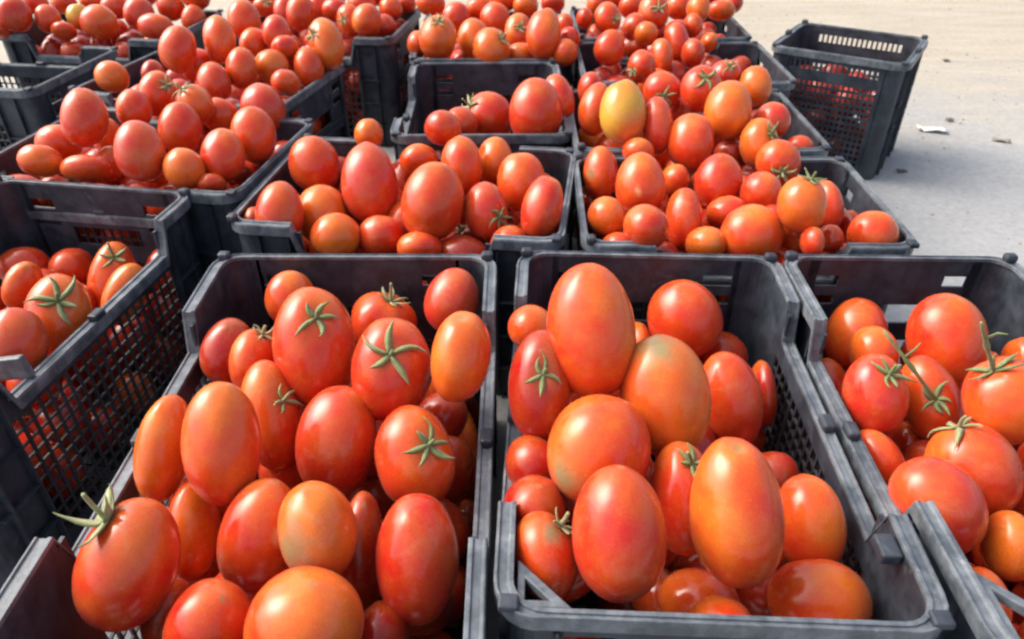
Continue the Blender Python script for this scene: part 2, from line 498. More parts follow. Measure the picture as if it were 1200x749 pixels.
    if bar:
        bb = MB()
        bb.obox((hx - 0.022, -0.10, up + LOW + 0.006), (0.026, 0.0, 0.006), (0, 0.004, 0), (-0.002, 0, 0.012))
        bb.build('cross_bar', M_RIM, root, bevel=0.002)
    return root


#        key: (cx, cy, W across the ends, L between the ends, rotation, label, extras)
CR = {
    'G': (-.577, .669, .290, .450, -8.5, 'black mesh-sided crate at the left edge with tomatoes only half way up', dict(bar=True)),
    'A': (-.170, .4635, .312, .495, 0, 'front row crate left of the middle, full of tomatoes with green stars', dict(WRAP=.105)),
    'B': (.139, .4875, .290, .452, -2.5, 'front middle crate with the tallest egg-shaped tomatoes and a triangular corner hole', dict(gusset=True, WRAP=.085)),
    'C': (.418, .470, .262, .478, -1, 'front crate at the right edge holding tomatoes still on a long green vine', dict(gusset=.062, WRAP=.12)),
    'D': (-.125, .897, .285, .405, 83, 'left crosswise crate behind the front left crate', dict(gusset=False)),
    'E': (.272, .855, .265, .380, 89, 'right crosswise crate behind the front middle crate, beside the bare concrete floor', {}),
    'H': (-.524, 1.023, .285, .400, 81, 'heaped crate right behind the half-filled mesh-sided one at the left edge', {}),
    'K': (-.540, 1.356, .285, .400, 77, 'heaped crate behind the heaped left crate, its blue-grey side showing', {}),
    'I': (-.995, 1.43, .285, .380, 82, 'nearly empty black crate at the far left with bare ribbed corner', {}),
    'J': (-.897, 1.755, .285, .400, 82, 'full crate in the top left corner of the picture behind the empty one', {}),
    'M': (-.430, 1.767, .285, .400, 82, 'far crate with an olive-grey solid wall left of the half-empty black crate', {}),
    'N': (-.048, 1.25, .283, .380, 1, 'half-empty black crate with a tall bare back wall, two red tomatoes at right', {}),
    'O': (-.040, 1.655, .325, .400, 0, 'full crate directly behind the half-empty black one', {}),
    'Q': (.275, 1.14, .280, .370, 90, 'crate holding the yellow-green tomato, third from the front on the right', {}),
    'R': (.318, 1.447, .280, .380, 90, 'fourth crate from the front on the right, partly sunken at its right end', {}),
    'S': (.322, 1.745, .280, .370, 90, 'rearmost crate on the right beside the lone standing crate', {}),
    'F': (.700, 1.585, .272, .235, -33, 'lone black mesh crate standing apart on the bare concrete floor', dict(mesh_ends=True, LOW=-.001)),
}
for kx, (cx, cy, W, L_, rot, lab, ex) in CR.items():
    crate(lab, cx, cy, W, L_, rot, **ex)

# ------------------------------------------------------------------ tomatoes: traced from the photograph, each stands at a depth of its own
cp, sp = math.cos(R(PITCH)), math.sin(R(PITCH))


def ray(x, y):
    u, v = (x - 600) / FPX, -(y - 374.5) / FPX
    return np.array((u, cp + v * sp, -sp + v * cp))


CAMP = np.array((0, 0, CAM_H))
RIGHT, UP, BACK = np.array((1., 0, 0)), np.array((0, sp, cp)), np.array((0, -cp, sp))
COL = {  # skin colours; the dark red also paints in shade deep between tomatoes
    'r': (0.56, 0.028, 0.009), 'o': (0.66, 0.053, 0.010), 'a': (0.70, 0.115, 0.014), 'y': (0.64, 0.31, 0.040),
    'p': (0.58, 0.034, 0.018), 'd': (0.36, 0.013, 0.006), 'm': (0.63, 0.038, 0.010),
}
CNAME = {'r': 'red', 'o': 'orange-red', 'a': 'orange', 'y': 'yellow-green', 'p': 'pinkish red', 'd': 'dark red', 'm': 'bright red'}
NICK = {'D': 'left crosswise crate', 'E': 'right crosswise crate', 'H': 'left heaped crate', 'K': 'second left heaped crate',
        'J': 'top left crate', 'M': 'far olive-walled crate', 'N': 'half-empty black crate', 'O': 'far middle crate', 'Q': 'third right-hand crate',
        'R': 'fourth right-hand crate', 'S': 'rearmost right crate'}
LEVEL = {'G': -.060, 'A': -.045, 'B': -.045, 'C': -.045, 'D': .0, 'E': .0, 'H': .015, 'K': .03, 'J': .02, 'M': .025, 'N': -.02, 'O': .02, 'Q': .025,
         'R': .015, 'S': .03, 'F': -.05, 'I': -.1}
# (x, y, w, h, tilt, colour, depth rank, {c: calyx pixel, s: stem-end pixel, dry, p: (patch pixel, colour, size)}, label)
T = {
'A': [
 (368,407,98,142,-6,'m',0,dict(c=(370,371),s=(372,364)),'big upright red tomato with a green star on top, back of front left crate'),
 (340,350,60,66,0,'o',2,{},'round orange-red tomato peeping out behind the big one with the green star, front left crate'),
 (450,378,78,72,0,'m',2,dict(c=(462,350),s=(458,332),dry=1),'heart-topped red tomato with dry stalks sticking up against the back wall'),
 (459,433,96,122,0,'r',0,dict(c=(459,418),s=(460,411),big=1),'tomato with the widest star-shaped green calyx facing the camera'),
 (529,353,64,79,12,'p',1,{},'red tomato in the back right corner of the front left crate'),
 (540,418,70,108,6,'a',-1,{},'smooth orange tomato leaning on the right rim of the front left crate'),
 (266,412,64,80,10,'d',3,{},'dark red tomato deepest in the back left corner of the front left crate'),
 (297,424,58,78,8,'m',1,dict(c=(310,384),dry=1),'wrinkled red tomato with a dark calyx, left of the big starred one'),
 (318,487,72,132,-10,'m',2,dict(c=(333,470),s=(338,462),dry=1),'split red tomato with a small dark calyx below the big starred one'),
 (259,520,95,146,-3,'o',-1,dict(),'tall pointed orange-red tomato on the left side of the front left crate'),
 (191,526,68,130,8,'a',0,{},'narrow orange tomato touching the left wall of the front left crate'),
 (394,517,96,131,5,'r',0,{},'egg-shaped red tomato in the centre of the front left crate'),
 (486,537,94,126,-4,'m',0,dict(c=(504,522),s=(508,516)),'red tomato with a green calyx on its right cheek, front left crate'),
 (534,530,62,130,-5,'o',2,{},'plain orange-red tomato wedged behind the one with a calyx on its cheek'),
 (226,622,66,120,0,'o',2,{},'orange-red tomato in shade between the tall pointed one and the leaning one'),
 (302,627,92,138,14,'m',0,dict(p=((318,638),'scar',.10)),'red tomato leaning right with a short pale scar, front left crate'),
 (372,623,94,120,-8,'a',-1,dict(p=((346,650),'olive',.55)),'orange tomato with a dull greenish-grey patch on its lower left'),
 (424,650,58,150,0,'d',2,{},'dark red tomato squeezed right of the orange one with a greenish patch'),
 (489,656,98,156,-2,'r',-1,{},'large smooth dark tomato at the lower right of the front left crate'),
 (148,662,121,164,12,'r',-1,dict(c=(112,598),s=(96,578),leafy=1,dry=1),'big red tomato with a curled pale calyx, by the front left crate corner'),
 (244,737,106,122,10,'r',0,{},'dark orange-red tomato at the bottom edge between two larger ones'),
 (356,738,142,150,0,'o',-1,{},'huge tomato cut by the bottom edge of the picture, front left crate'),
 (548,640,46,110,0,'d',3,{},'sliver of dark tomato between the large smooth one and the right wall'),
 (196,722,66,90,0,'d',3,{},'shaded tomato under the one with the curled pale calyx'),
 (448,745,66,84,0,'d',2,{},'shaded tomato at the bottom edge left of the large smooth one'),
],
'B': [
 (693,388,105,160,-7,'o',-2,{},'tallest orange tomato standing highest, at the back of the front middle crate'),
 (803,374,88,94,-12,'m',1,{},'red tomato against the back wall right of the tallest orange one'),
 (622,384,54,54,0,'o',2,{},'small orange tomato in the back left corner of the front middle crate'),
 (633,452,76,132,6,'d',1,dict(c=(636,439),s=(640,432)),'dark red tomato with a green calyx in the shade of the tallest one'),
 (780,464,106,146,-8,'a',-1,dict(p=((770,410),'olive',.45)),'dull amber tomato in the middle of the front middle crate'),
 (856,468,76,114,-14,'m',1,{},'red tomato right of the dull amber one'),
 (702,529,122,134,8,'m',0,dict(p=((662,560),'olive',.34)),'red tomato with greenish growth cracks on its lower left'),
 (726,626,112,163,0,'r',-2,{},'big red egg-shaped tomato near the front rail of the front middle crate'),
 (864,601,112,179,-3,'o',-2,{},'longest orange-topped tomato in the lower middle of the front middle crate'),
 (800,585,78,136,0,'r',2,dict(c=(812,546),s=(806,530)),'dark tomato with a small calyx hidden left of the longest one'),
 (638,652,76,108,-12,'o',0,dict(c=(664,607),s=(668,598),dry=1,p=((648,628),'olive',.30)),'small tomato with an olive streak at the front left corner hole'),
 (949,612,86,116,-6,'o',1,{},'orange-red tomato in shade right of the longest one'),
 (961,708,126,104,10,'o',-1,dict(z=-.074),'wide glossy orange tomato just behind the front rail'),
 (844,730,78,66,0,'o',0,dict(z=-.095),'orange tomato half hidden by the front rail of the front middle crate'),
 (820,707,98,84,0,'r',2,dict(z=-.11),'red tomato lying low between the two largest ones by the front rail'),
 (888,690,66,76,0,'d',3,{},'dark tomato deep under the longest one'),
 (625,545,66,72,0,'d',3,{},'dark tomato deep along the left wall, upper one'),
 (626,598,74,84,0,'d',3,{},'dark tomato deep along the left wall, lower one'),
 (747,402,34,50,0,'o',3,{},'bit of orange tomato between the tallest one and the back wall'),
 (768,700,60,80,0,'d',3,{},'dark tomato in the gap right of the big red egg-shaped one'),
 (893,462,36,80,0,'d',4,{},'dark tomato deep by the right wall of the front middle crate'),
],
'C': [
 (1003,394,76,90,10,'m',1,{},'smooth red tomato at the back left of the front right crate'),
 (1024,412,60,60,0,'o',0,{},'small pale orange tomato in front of the smooth red one, under the vine'),
 (970,456,54,74,-10,'m',1,{},'small red tomato by the left wall of the front right crate'),
 (947,424,38,40,0,'d',3,{},'tiny dark tomato in the back left corner of the front right crate'),
 (1026,462,80,96,0,'p',-1,dict(c=(1044,438),s=(1050,428)),'pinkish tomato with a small calyx next to the long vine'),
 (1110,400,98,114,-8,'m',0,{},'big red tomato with a slanted highlight against the back wall, front right crate'),
 (1091,468,72,108,-14,'r',0,dict(c=(1098,474),s=(1036,388),vine=1),'tomato carrying the long green vine, front right crate'),
 (1178,470,104,106,0,'o',-1,dict(c=(1166,430),s=(1150,378),vine=1),'ribbed orange-red tomato at the right edge with a long thin stalk'),
 (1029,543,62,86,-20,'m',1,{},'red tomato resting on the left side of the front right crate'),
 (1060,522,44,56,0,'d',3,{},'small red tomato tucked under the pinkish one'),
 (1141,552,114,118,-14,'m',0,dict(c=(1128,494),s=(1136,480),dry=1),'large red tomato with a short curled stalk on top, front right crate'),
 (1099,593,104,130,-34,'p',-1,dict(c=(1078,634),dry=1,nostem=1),'slanting pinkish tomato with a dimple, lowest in the front right crate'),
 (1184,640,72,84,0,'a',0,{},'orange-yellow tomato behind the grey corner at the right edge'),
 (1152,706,70,84,0,'r',2,{},'shaded tomato seen behind the front corner of the right crate'),
 (1196,585,40,70,0,'m',2,{},'red sliver of tomato at the right edge above the orange-yellow one'),
 (1200,425,56,60,0,'m',2,{},'red tomato at the right edge behind the ribbed one'),
],
'G': [
 (26,335,46,60,20,'o',0,{},'orange tomato at the left edge under the perforated back wall'),
 (68,371,82,102,0,'o',0,dict(c=(66,352),s=(66,344),big=1),'tomato with a bright green star in the half-filled left crate'),
 (20,402,76,84,0,'p',-1,{},'pinkish red tomato cut by the left edge of the picture'),
 (132,328,60,90,5,'o',1,dict(c=(133,300),s=(126,284)),'upright orange tomato with a green stalk by the back wall of the left crate'),
 (146,345,50,78,24,'a',0,{},'slanted pale orange tomato leaning on the right wall of the left crate'),
 (38,448,62,50,0,'r',1,{},'low red tomato at the left edge above the dark bar'),
 (4,482,40,50,0,'m',0,{},'red tomato below the dark bar at the left edge'),
 (100,405,50,60,0,'d',3,{},'dark tomato deep in the middle of the left crate'),
],
'D': [
 (368,193,60,69,-8,'r'),(327,250,58,76,5,'r'),(376,251,61,70,6,'a'),(433,213,67,95,-3,'p'),(432,158,34,38,0,'a',2),(393,277,60,56,8,'a'),(447,278,56,52,0,'r'),
 (507,236,74,94,12,'o',-1),(491,189,46,42,0,'o',1),(541,192,48,68,-8,'o'),(580,189,44,58,0,'a',1),(611,214,57,70,-5,'o'),(635,244,48,78,12,'m',-1),
 (569,247,52,68,-12,'p',0,dict(c=(584,254),s=(588,250))),(492,290,54,38,0,'m'),(597,287,46,46,0,'r'),(553,284,44,44,0,'d',2,dict(c=(538,268),s=(534,250),dry=1)),(345,290,36,26,0,'r',1),
 (519,150,44,42,10,'r',0),(415,232,40,50,0,'d',3),(475,215,40,60,0,'d',3),(543,238,40,50,0,'d',3),(655,262,30,50,0,'d',3),(300,262,30,40,0,'d',3)],
'N': [(573,137,58,60,0,'r',0,dict(c=(548,122),s=(542,116),dry=1)),(628,131,63,80,-6,'r',-1),(655,117,36,62,-14,'r',1),(540,146,40,42,0,'r',0)],
'E': [
 (704,203,41,64,0,'o',0,dict(p=((692,200),'olive',.3))),(751,216,60,76,0,'o',-1,dict(p=((748,222),'scar',.12))),(748,178,38,34,0,'o',1),(711,254,46,48,0,'a'),(757,266,54,54,0,'r',-1),
 (801,257,44,74,0,'m'),(791,211,34,38,0,'o',1),(842,213,57,68,5,'r'),(852,249,52,40,0,'m',1),(881,274,76,70,0,'o',-1),(828,286,50,42,0,'a',0),
 (892,225,50,48,0,'m'),(940,240,60,68,0,'a',-1,dict(c=(950,210),s=(956,202))),(970,240,38,58,-14,'p',1),(928,272,40,50,-10,'m',1),(952,283,30,36,0,'r',0),(972,280,34,34,0,'m',1),
 (1023,274,62,54,0,'o'),(725,286,40,28,0,'o',0),(775,240,30,40,0,'d',3),(820,225,30,50,0,'d',3),(905,262,36,50,-14,'p',1),(995,268,36,44,0,'d',3),(690,236,30,40,0,'d',3),
 (870,225,30,40,0,'d',3)],
'Q': [
 (730,131,55,77,-3,'y',-1),(697,128,38,64,10,'o',0),(770,147,37,68,-4,'p',0),(809,166,56,67,3,'m',-1),(853,129,56,70,3,'a',-1),(822,104,50,56,0,'m',0,dict(c=(826,90),s=(828,86))),
 (885,101,40,48,-6,'a',1),(905,141,44,44,0,'p',0),(889,168,46,60,0,'a',0,dict(c=(904,156),s=(908,150))),(912,190,54,54,0,'o',-1,dict(c=(916,204),s=(918,208),dry=1)),
 (936,174,36,32,10,'m',1),(776,106,46,46,0,'m',0,dict(c=(778,114),dry=1)),(856,180,40,36,0,'d',2),(850,88,38,36,0,'p',1,dict(c=(854,80),dry=1)),(692,104,30,40,0,'r',1),
 (795,128,30,40,0,'r',2),(745,180,40,30,0,'d',3),(868,155,30,40,0,'d',3),(830,150,26,40,0,'d',3)],
'H': [
 (99,138,58,71,-4,'r',-1),(157,128,44,48,0,'m'),(69,168,58,44,0,'o'),(47,189,56,38,8,'o'),(101,198,62,34,0,'o'),(164,177,62,74,-6,'p',-1),(211,150,53,62,0,'m'),
 (216,198,51,50,0,'a'),(261,182,53,64,0,'m'),(297,158,54,68,-6,'o'),(258,135,44,42,0,'o',1),(308,127,52,62,-16,'p',1),(228,122,46,48,0,'m',0,dict(c=(212,104),s=(206,98),dry=1)),
 (184,110,46,54,10,'o',1,dict(c=(196,98),dry=1)),(126,158,34,40,0,'a',2),(130,192,34,42,0,'m',1),(248,216,36,26,0,'m',1),(304,194,34,32,0,'r',2),(183,208,30,28,0,'m',1,dict(c=(180,200),dry=1)),
 (236,160,28,40,0,'d',3),(75,195,30,28,0,'d',2),(282,205,28,26,0,'d',2),(190,185,26,40,0,'d',3)],
'K': [
 (131,90,42,38,0,'a',0),(208,58,46,56,8,'o'),(257,46,38,58,-6,'o',-1),(286,24,40,50,0,'o',1),(283,80,38,50,0,'o'),(251,97,40,50,-12,'m'),(232,76,42,40,-20,'m',1),(318,78,42,40,10,'a',0),
 (324,38,34,42,0,'m'),(334,57,34,32,0,'m',0),(335,97,36,32,0,'o',-1),(362,79,35,50,-8,'o'),(382,52,42,64,-8,'a',0,dict(c=(366,38),s=(362,32),dry=1)),(298,52,36,40,0,'o',1),
 (180,88,30,36,0,'d',2),(345,70,30,30,0,'d',3),(300,104,30,30,0,'d',3)],
'M': [
 (410,24,30,40,-14,'o',0,dict(c=(402,22),dry=1)),(430,24,36,40,0,'o',-1),(449,32,30,32,0,'r'),(393,12,32,30,0,'r',1),(352,14,34,44,8,'m',0),(334,12,28,36,0,'p',1),(372,10,28,34,0,'m',1),
 (458,10,28,30,0,'o',1),(424,5,34,28,0,'m',1),(312,8,32,26,0,'o',1,dict(c=(312,4),dry=1)),(476,4,24,24,0,'m',2),(300,-4,34,30,0,'m',2),(345,-8,34,30,0,'m',2),(390,-8,34,30,0,'m',2),(446,-6,34,30,0,'m',2)],
'J': [
 (16,16,46,44,0,'r'),(56,22,32,34,0,'m',-1),(92,20,30,32,0,'y'),(116,26,46,42,0,'o',-1),(163,16,38,40,0,'p'),(183,32,46,32,8,'m',-1),(227,22,30,34,0,'o'),(200,8,34,34,0,'m',1),
 (75,36,32,22,0,'o',0),(140,36,24,26,0,'r',1),(135,8,36,30,0,'r',2),(40,4,36,26,0,'r',1),(75,4,34,26,0,'m',1),(110,2,34,24,0,'o',2),(168,-6,34,28,0,'m',2),(230,-2,34,28,0,'m',2),(0,36,30,20,0,'r',1)],
'O': [
 (513,44,44,54,0,'a',-1,dict(c=(514,24),s=(514,20),dry=1)),(490,52,26,32,0,'o',1),(555,46,38,50,0,'a',0),(576,58,44,52,-10,'a',-1,dict(c=(589,44),s=(592,40),dry=1)),
 (608,38,34,46,0,'o',1,dict(c=(610,30),dry=1)),(637,40,41,62,3,'o',-1),(661,30,22,30,0,'o',1),(667,46,26,30,0,'r',0),(662,62,30,34,10,'o',0),(610,66,34,32,0,'a',0),
 (535,22,34,40,0,'m',1),(580,22,36,40,0,'o',1),(562,10,34,30,0,'o',2),(616,6,30,30,0,'a',2),(648,4,28,26,0,'p',2),(505,4,34,30,0,'o',2),(590,0,30,28,0,'m',2),(685,22,20,26,0,'m',2)],
'R': [
 (714,56,36,44,14,'m',0),(744,32,30,34,0,'o',0),(757,40,28,30,0,'a',-1),(752,78,34,40,6,'m',-1,dict(c=(742,84),dry=1)),(775,66,28,42,-6,'m',0),(712,22,32,40,0,'o',1,dict(c=(722,22),dry=1)),
 (768,98,42,36,0,'o',0),(793,48,30,44,-10,'p',1),(812,62,28,34,0,'r',0),(812,30,24,30,0,'o',1),(745,58,28,22,0,'o',1),(788,88,30,34,0,'r',1),(792,36,28,26,0,'r',2),(830,50,20,26,20,'a',2)],
'S': [
 (766,14,36,46,0,'m',-1,dict(c=(772,8),dry=1)),(740,8,30,30,0,'m',1),(796,8,32,32,0,'o',1),(818,10,28,34,0,'a',0),(845,12,34,26,0,'o',0),(725,-2,30,28,0,'r',2),(780,-8,30,28,0,'r',2),(830,-6,30,28,0,'m',2),(858,4,26,24,0,'m',1),
 (700,4,26,30,0,'o',2)],
}


def crate_local(key, p):
    cx, cy, W, L, rot = CR[key][:5]
    a = R(rot)
    dx, dy = p[..., 0] - cx, p[..., 1] - cy
    return dx * math.cos(a) + dy * math.sin(a), -dx * math.sin(a) + dy * math.cos(a)


ITEMS = []
for key, rows in T.items():
    for row in rows:
        row = tuple(row) + (0, 0, {}, None)[len(row) - 5:] if len(row) < 9 else row
        row = list(row)
        x, y, w_, h_, ang, col = row[:6]
        rank = row[6] if len(row) > 6 and isinstance(row[6], (int, float)) else 0
        opt = row[7] if len(row) > 7 and isinstance(row[7], dict) else {}
        lab = row[8] if len(row) > 8 and isinstance(row[8], str) else None
        ITEMS.append(dict(k=key, x=x, y=y, w=w_, h=h_, ang=ang, col=col, rank=rank, opt=opt, lab=lab))

# choose a distance along each line of sight so that the tomatoes fill their crate without running into each other
for it in ITEMS:
    r_ = ray(it['x'], it['y'])
    lev = it['opt'].get('z', LEVEL[it['k']] - 0.012 * it['rank'])
    t = (CAM_H - lev) / -r_[2]
    size = it['w'] if it['rank'] < 2 else max(it['w'], it['h'])
    lo, hi = 0.046 * FPX / size, 0.083 * FPX / size
    t = min(max(t, lo * 0.6 + 0.4 * t), t) if t < lo else t
    if t > hi and it['rank'] < 2 and 'z' not in it['opt']: t = 0.5 * t + 0.5 * hi
    it['r'], it['t0'], it['t'] = r_, t, t
    it['rad'] = 0.5 * (0.6 * it['w'] + 0.4 * min(it['h'], it['w'] * 1.5)) / FPX
n_it = len(ITEMS)
RR = np.array([i['r'] for i in ITEMS]); rad = np.array([i['rad'] for i in ITEMS])
tt = np.array([i['t'] for i in ITEMS]); t0s = tt.copy()
pos2 = np.array([(i['x'], i['y']) for i in ITEMS], float)
front = np.array([i['y'] + 0.30 * i['h'] - 22 * i['rank'] for i in ITEMS])
keys = [i['k'] for i in ITEMS]
half = np.array([(i['w'] + i['h']) / 4 for i in ITEMS])
near = [[j for j in range(n_it) if j != i and np.hypot(*(pos2[i] - pos2[j])) < (half[i] + half[j]) * 1.25] for i in range(n_it)]
for sweep in range(14):
    for i in rng.permutation(n_it):
        cand = t0s[i] * np.linspace(0.86, 1.22, 37)
        P_ = CAMP + cand[:, None] * RR[i]
        ri = rad[i] * cand
        cost = 6.0 * (cand - t0s[i]) ** 2 / t0s[i] ** 2
        for j in near[i]:
            pj = CAMP + tt[j] * RR[j]; rj = rad[j] * tt[j]
            d = np.linalg.norm(P_ - pj, axis=1)
            ov = np.clip((ri + rj) * 0.97 - d, 0, None)
            cost = cost + (ov / 0.02) ** 2 * 1.4
            ov2 = half[i] + half[j] - np.hypot(*(pos2[i] - pos2[j]))
            if ov2 > 0:
                sgn = (cand - tt[j]) if front[i] > front[j] else (tt[j] - cand)
                cost = cost + (np.clip(sgn + 0.012, 0, None) / 0.02) ** 2 * min(1.0, ov2 / 12.0) * 1.2
        kx = keys[i]
        lx, ly = crate_local(kx, P_)
        W, L = CR[kx][2], CR[kx][3]
        inside = P_[:, 2] - ri * 0.2 < (0.0)
        ex = np.clip(np.abs(lx) + ri * 0.98 - (W / 2 - 0.016), 0, None) + np.clip(np.abs(ly) + ri * 0.98 - (L / 2 - 0.010), 0, None)
        cost = cost + np.where(inside, (ex / 0.01) ** 2 * 1.5, (ex / 0.03) ** 2)
        cost = cost + (np.clip(FLOOR + 0.015 + ri - P_[:, 2], 0, None) / 0.005) ** 2
        tt[i] = cand[np.argmin(cost)]


def icos_grid(seg, ring):
    th = np.linspace(0, math.pi, ring + 1)
    V = [(0, 0, 1.0)]
    for i in range(1, ring):
        for k in range(seg):
            a = 2 * math.pi * k / seg
            V.append((math.sin(th[i]) * math.cos(a), math.sin(th[i]) * math.sin(a), math.cos(th[i])))
    V.append((0, 0, -1.0))
    F = [(0, 1 + k, 1 + (k + 1) % seg) for k in range(seg)]
    for i in range(ring - 2):
        for k in range(seg):
            a = 1 + i * seg + k; b = 1 + i * seg + (k + 1) % seg
            F.append((a, a + seg, b + seg, b))
    e = len(V) - 1; o = 1 + (ring - 2) * seg
    F += [(e, o + (k + 1) % seg, o + k) for k in range(seg)]
    return np.array(V), F


GV, GF = icos_grid(36, 24)
LV, LF = icos_grid(14, 10)


def rnd_unit():
    v = rng.normal(size=3)
    return v / np.linalg.norm(v)


def tomato_shape(V, dimple=True, ribs=0.0):
    """radius factor on unit vectors, pole +z is the stem end"""
    z = V[:, 2]
    phi = np.arctan2(V[:, 1], V[:, 0])
    st = np.sqrt(np.clip(1 - z * z, 0, 1))
    r = np.ones(len(V))
    k = rng.integers(2, 5)
    r += (0.010 + ribs) * st ** 1.5 * np.cos((k + 2) * phi + rng.uniform(0, 6))
    r += 0.014 * st * np.cos(2 * phi + rng.uniform(0, 6))
    for _ in range(6):
        d = rnd_unit(); c = V @ d
        r += rng.uniform(-0.075, 0.045) * np.clip(c, 0, 1) ** 2.6
    th = np.arccos(np.clip(z, -1, 1))
    if dimple: r -= (0.10 + ribs * 2) * np.exp(-(th / 0.27) ** 2)
    r += 0.030 * np.exp(-((math.pi - th) / 0.16) ** 2)
    return r


PATCH = {'olive': np.array((0.25, 0.21, 0.10)), 'scar': np.array((0.75, 0.42, 0.22))}


def tint_for(V, base, lit_cheek_dir, strength, seed):
    """skin tint: uneven ripeness, with light from above painted in as a paler top"""
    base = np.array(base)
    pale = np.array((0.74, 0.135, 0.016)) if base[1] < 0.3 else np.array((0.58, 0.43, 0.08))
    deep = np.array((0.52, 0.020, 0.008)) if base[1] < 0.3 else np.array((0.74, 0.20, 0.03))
    c = V @ lit_cheek_dir
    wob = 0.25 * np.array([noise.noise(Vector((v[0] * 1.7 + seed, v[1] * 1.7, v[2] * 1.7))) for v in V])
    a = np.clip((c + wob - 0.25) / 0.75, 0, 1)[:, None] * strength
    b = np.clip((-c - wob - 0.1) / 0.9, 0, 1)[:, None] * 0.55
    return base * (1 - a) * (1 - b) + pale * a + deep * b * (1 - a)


def mesh_tomato(name, V, F, tint):
    me = bpy.data.meshes.new(name)
    me.from_pydata(V.tolist(), [], F)
    me.materials.append(M_TOM)
    me.polygons.foreach_set('use_smooth', [True] * len(me.polygons))
    at = me.color_attributes.new('tint', 'FLOAT_COLOR', 'POINT')
    at.data.foreach_set('color', np.concatenate([tint, np.ones((len(tint), 1))], 1).astype(np.float32).ravel())
    me.update()
    return me


def frame_to(d):
    d = Vector(d).normalized()
    return d.to_track_quat('Z', 'Y').to_matrix()


CAMROT = np.stack([RIGHT, UP, BACK], 1)          # columns


def surf_dir(it, px, py):
    """direction (image axes) of the point of the tomato seen at a pixel"""
    a = R(it['ang'])
    dx, dy = px - it['x'], -(py - it['y'])
    u = (dx * math.cos(a) - dy * math.sin(a)) / (it['w'] / 2)
    v = (dx * math.sin(a) + dy * math.cos(a)) / (it['h'] / 2)
    q = math.hypot(u, v)
    if q > 0.93: u, v = u * 0.93 / q, v * 0.93 / q
    s = Vector((u, v, math.sqrt(max(0.02, 1 - u * u - v * v)))).normalized()
    # the middle of the visible side faces the camera, not straight up the optical axis
    r_ = it['r']
    c = Vector((-r_ @ RIGHT, -r_ @ UP, -r_ @ BACK)).normalized()
    c = Vector((c.x * math.cos(a) - c.y * math.sin(a), c.x * math.sin(a) + c.y * math.cos(a), c.z))
    s = Vector((0, 0, 1)).rotation_difference(c) @ s
    return np.array(s)


def add_calyx(parent, Rm, surf, n, r0, it, top_z):
    """green star: sepals lie along the skin and curl up at the tips; local pole +z"""
    opt = it['opt']
    m = M_DRY if opt.get('dry') else M_CALYX
    b = MB()
    ns = 5 if random.random() < .6 else 6
    big = 1.35 if opt.get('big') else 1.0
    a0 = random.random() * 6
    for s in range(ns):
        a = a0 + 2 * math.pi * s / ns + random.uniform(-.2, .2)
        Ln = r0 * random.uniform(0.38, 0.72) * big
        wd = r0 * random.uniform(0.055, 0.09) * (1.0 if not opt.get('leafy') else 1.9)
        lift = random.uniform(0.05, 0.35) * r0 * (2.2 if opt.get('leafy') else 1.0)
        bend = random.uniform(-.6, .6)
        base = len(b.v)
        K = 7
        for q in range(K):
            t = q / (K - 1)
            rr = 0.04 * r0 + Ln * t
            ang = a + bend * t * t
            p = surf(rr * math.cos(ang), rr * math.sin(ang))
            zoff = 0.0010 + lift * t ** 2.2
            ww = wd * (0.55 + 1.1 * t * (1 - t) * 2) * (1 - t ** 3) + 0.0002
            tx, ty = -math.sin(ang), math.cos(ang)
            for (sd_, hz) in ((-1, 0.0004), (0, 0.0016), (1, 0.0004), (0, -0.0003)):
                b.v.append((p[0] + tx * ww * sd_, p[1] + ty * ww * sd_, p[2] + zoff + hz))
        for q in range(K - 1):
            for c in range(4):
                d = (c + 1) % 4
                b.f.append((base + q * 4 + c, base + q * 4 + d, base + (q + 1) * 4 + d, base + (q + 1) * 4 + c))
        b.f.append((base, base + 3, base + 2, base + 1))
        e = base + (K - 1) * 4
        b.f.append((e, e + 1, e + 2, e + 3))
    cal = b.build('calyx', m, parent, smooth=True)
    if not opt.get('nostem'):
        sb = MB()
        p0 = np.array(surf(0, 0))
        if 'stem_to' in it:
            e = it['stem_to']
            mid = (p0 + e) / 2 + np.array((0, 0, np.linalg.norm(e - p0) * 0.10))
            P3 = [(1 - t) ** 2 * p0 + 2 * t * (1 - t) * mid + t * t * e for t in np.linspace(0, 1, 9)]
        else:
            e = p0 + np.array((random.uniform(-.2, .2), random.uniform(-.2, .2), .45)) * r0
            P3 = [p0 * (1 - t) + e * t for t in np.linspace(0, 1, 5)]
        rr = [0.0019 - 0.0006 * i / len(P3) for i in range(len(P3))]
        if it['opt'].get('vine'):
            rr[len(rr) // 2] *= 1.7
        sb.tube([tuple(p) for p in P3], rr, 7)
        if it['opt'].get('vine'):
            q = np.array(P3[5])
            sb.tube([tuple(q), tuple(q + np.array((.006, .010, .006))), tuple(q + np.array((.009, .016, .004)))], [.0014, .001, .0006], 6)
        sb.build('stem', m, cal, smooth=True)


CNT = {}
rows_by_crate = {}
for idx, it in enumerate(ITEMS):
    rows_by_crate.setdefault(it['k'], []).append(it)


def ordinal(n):
    return ['', 'first', 'second', 'third', 'fourth', 'fifth', 'sixth', 'seventh', 'eighth', 'ninth', 'tenth', 'eleventh', 'twelfth'][n]


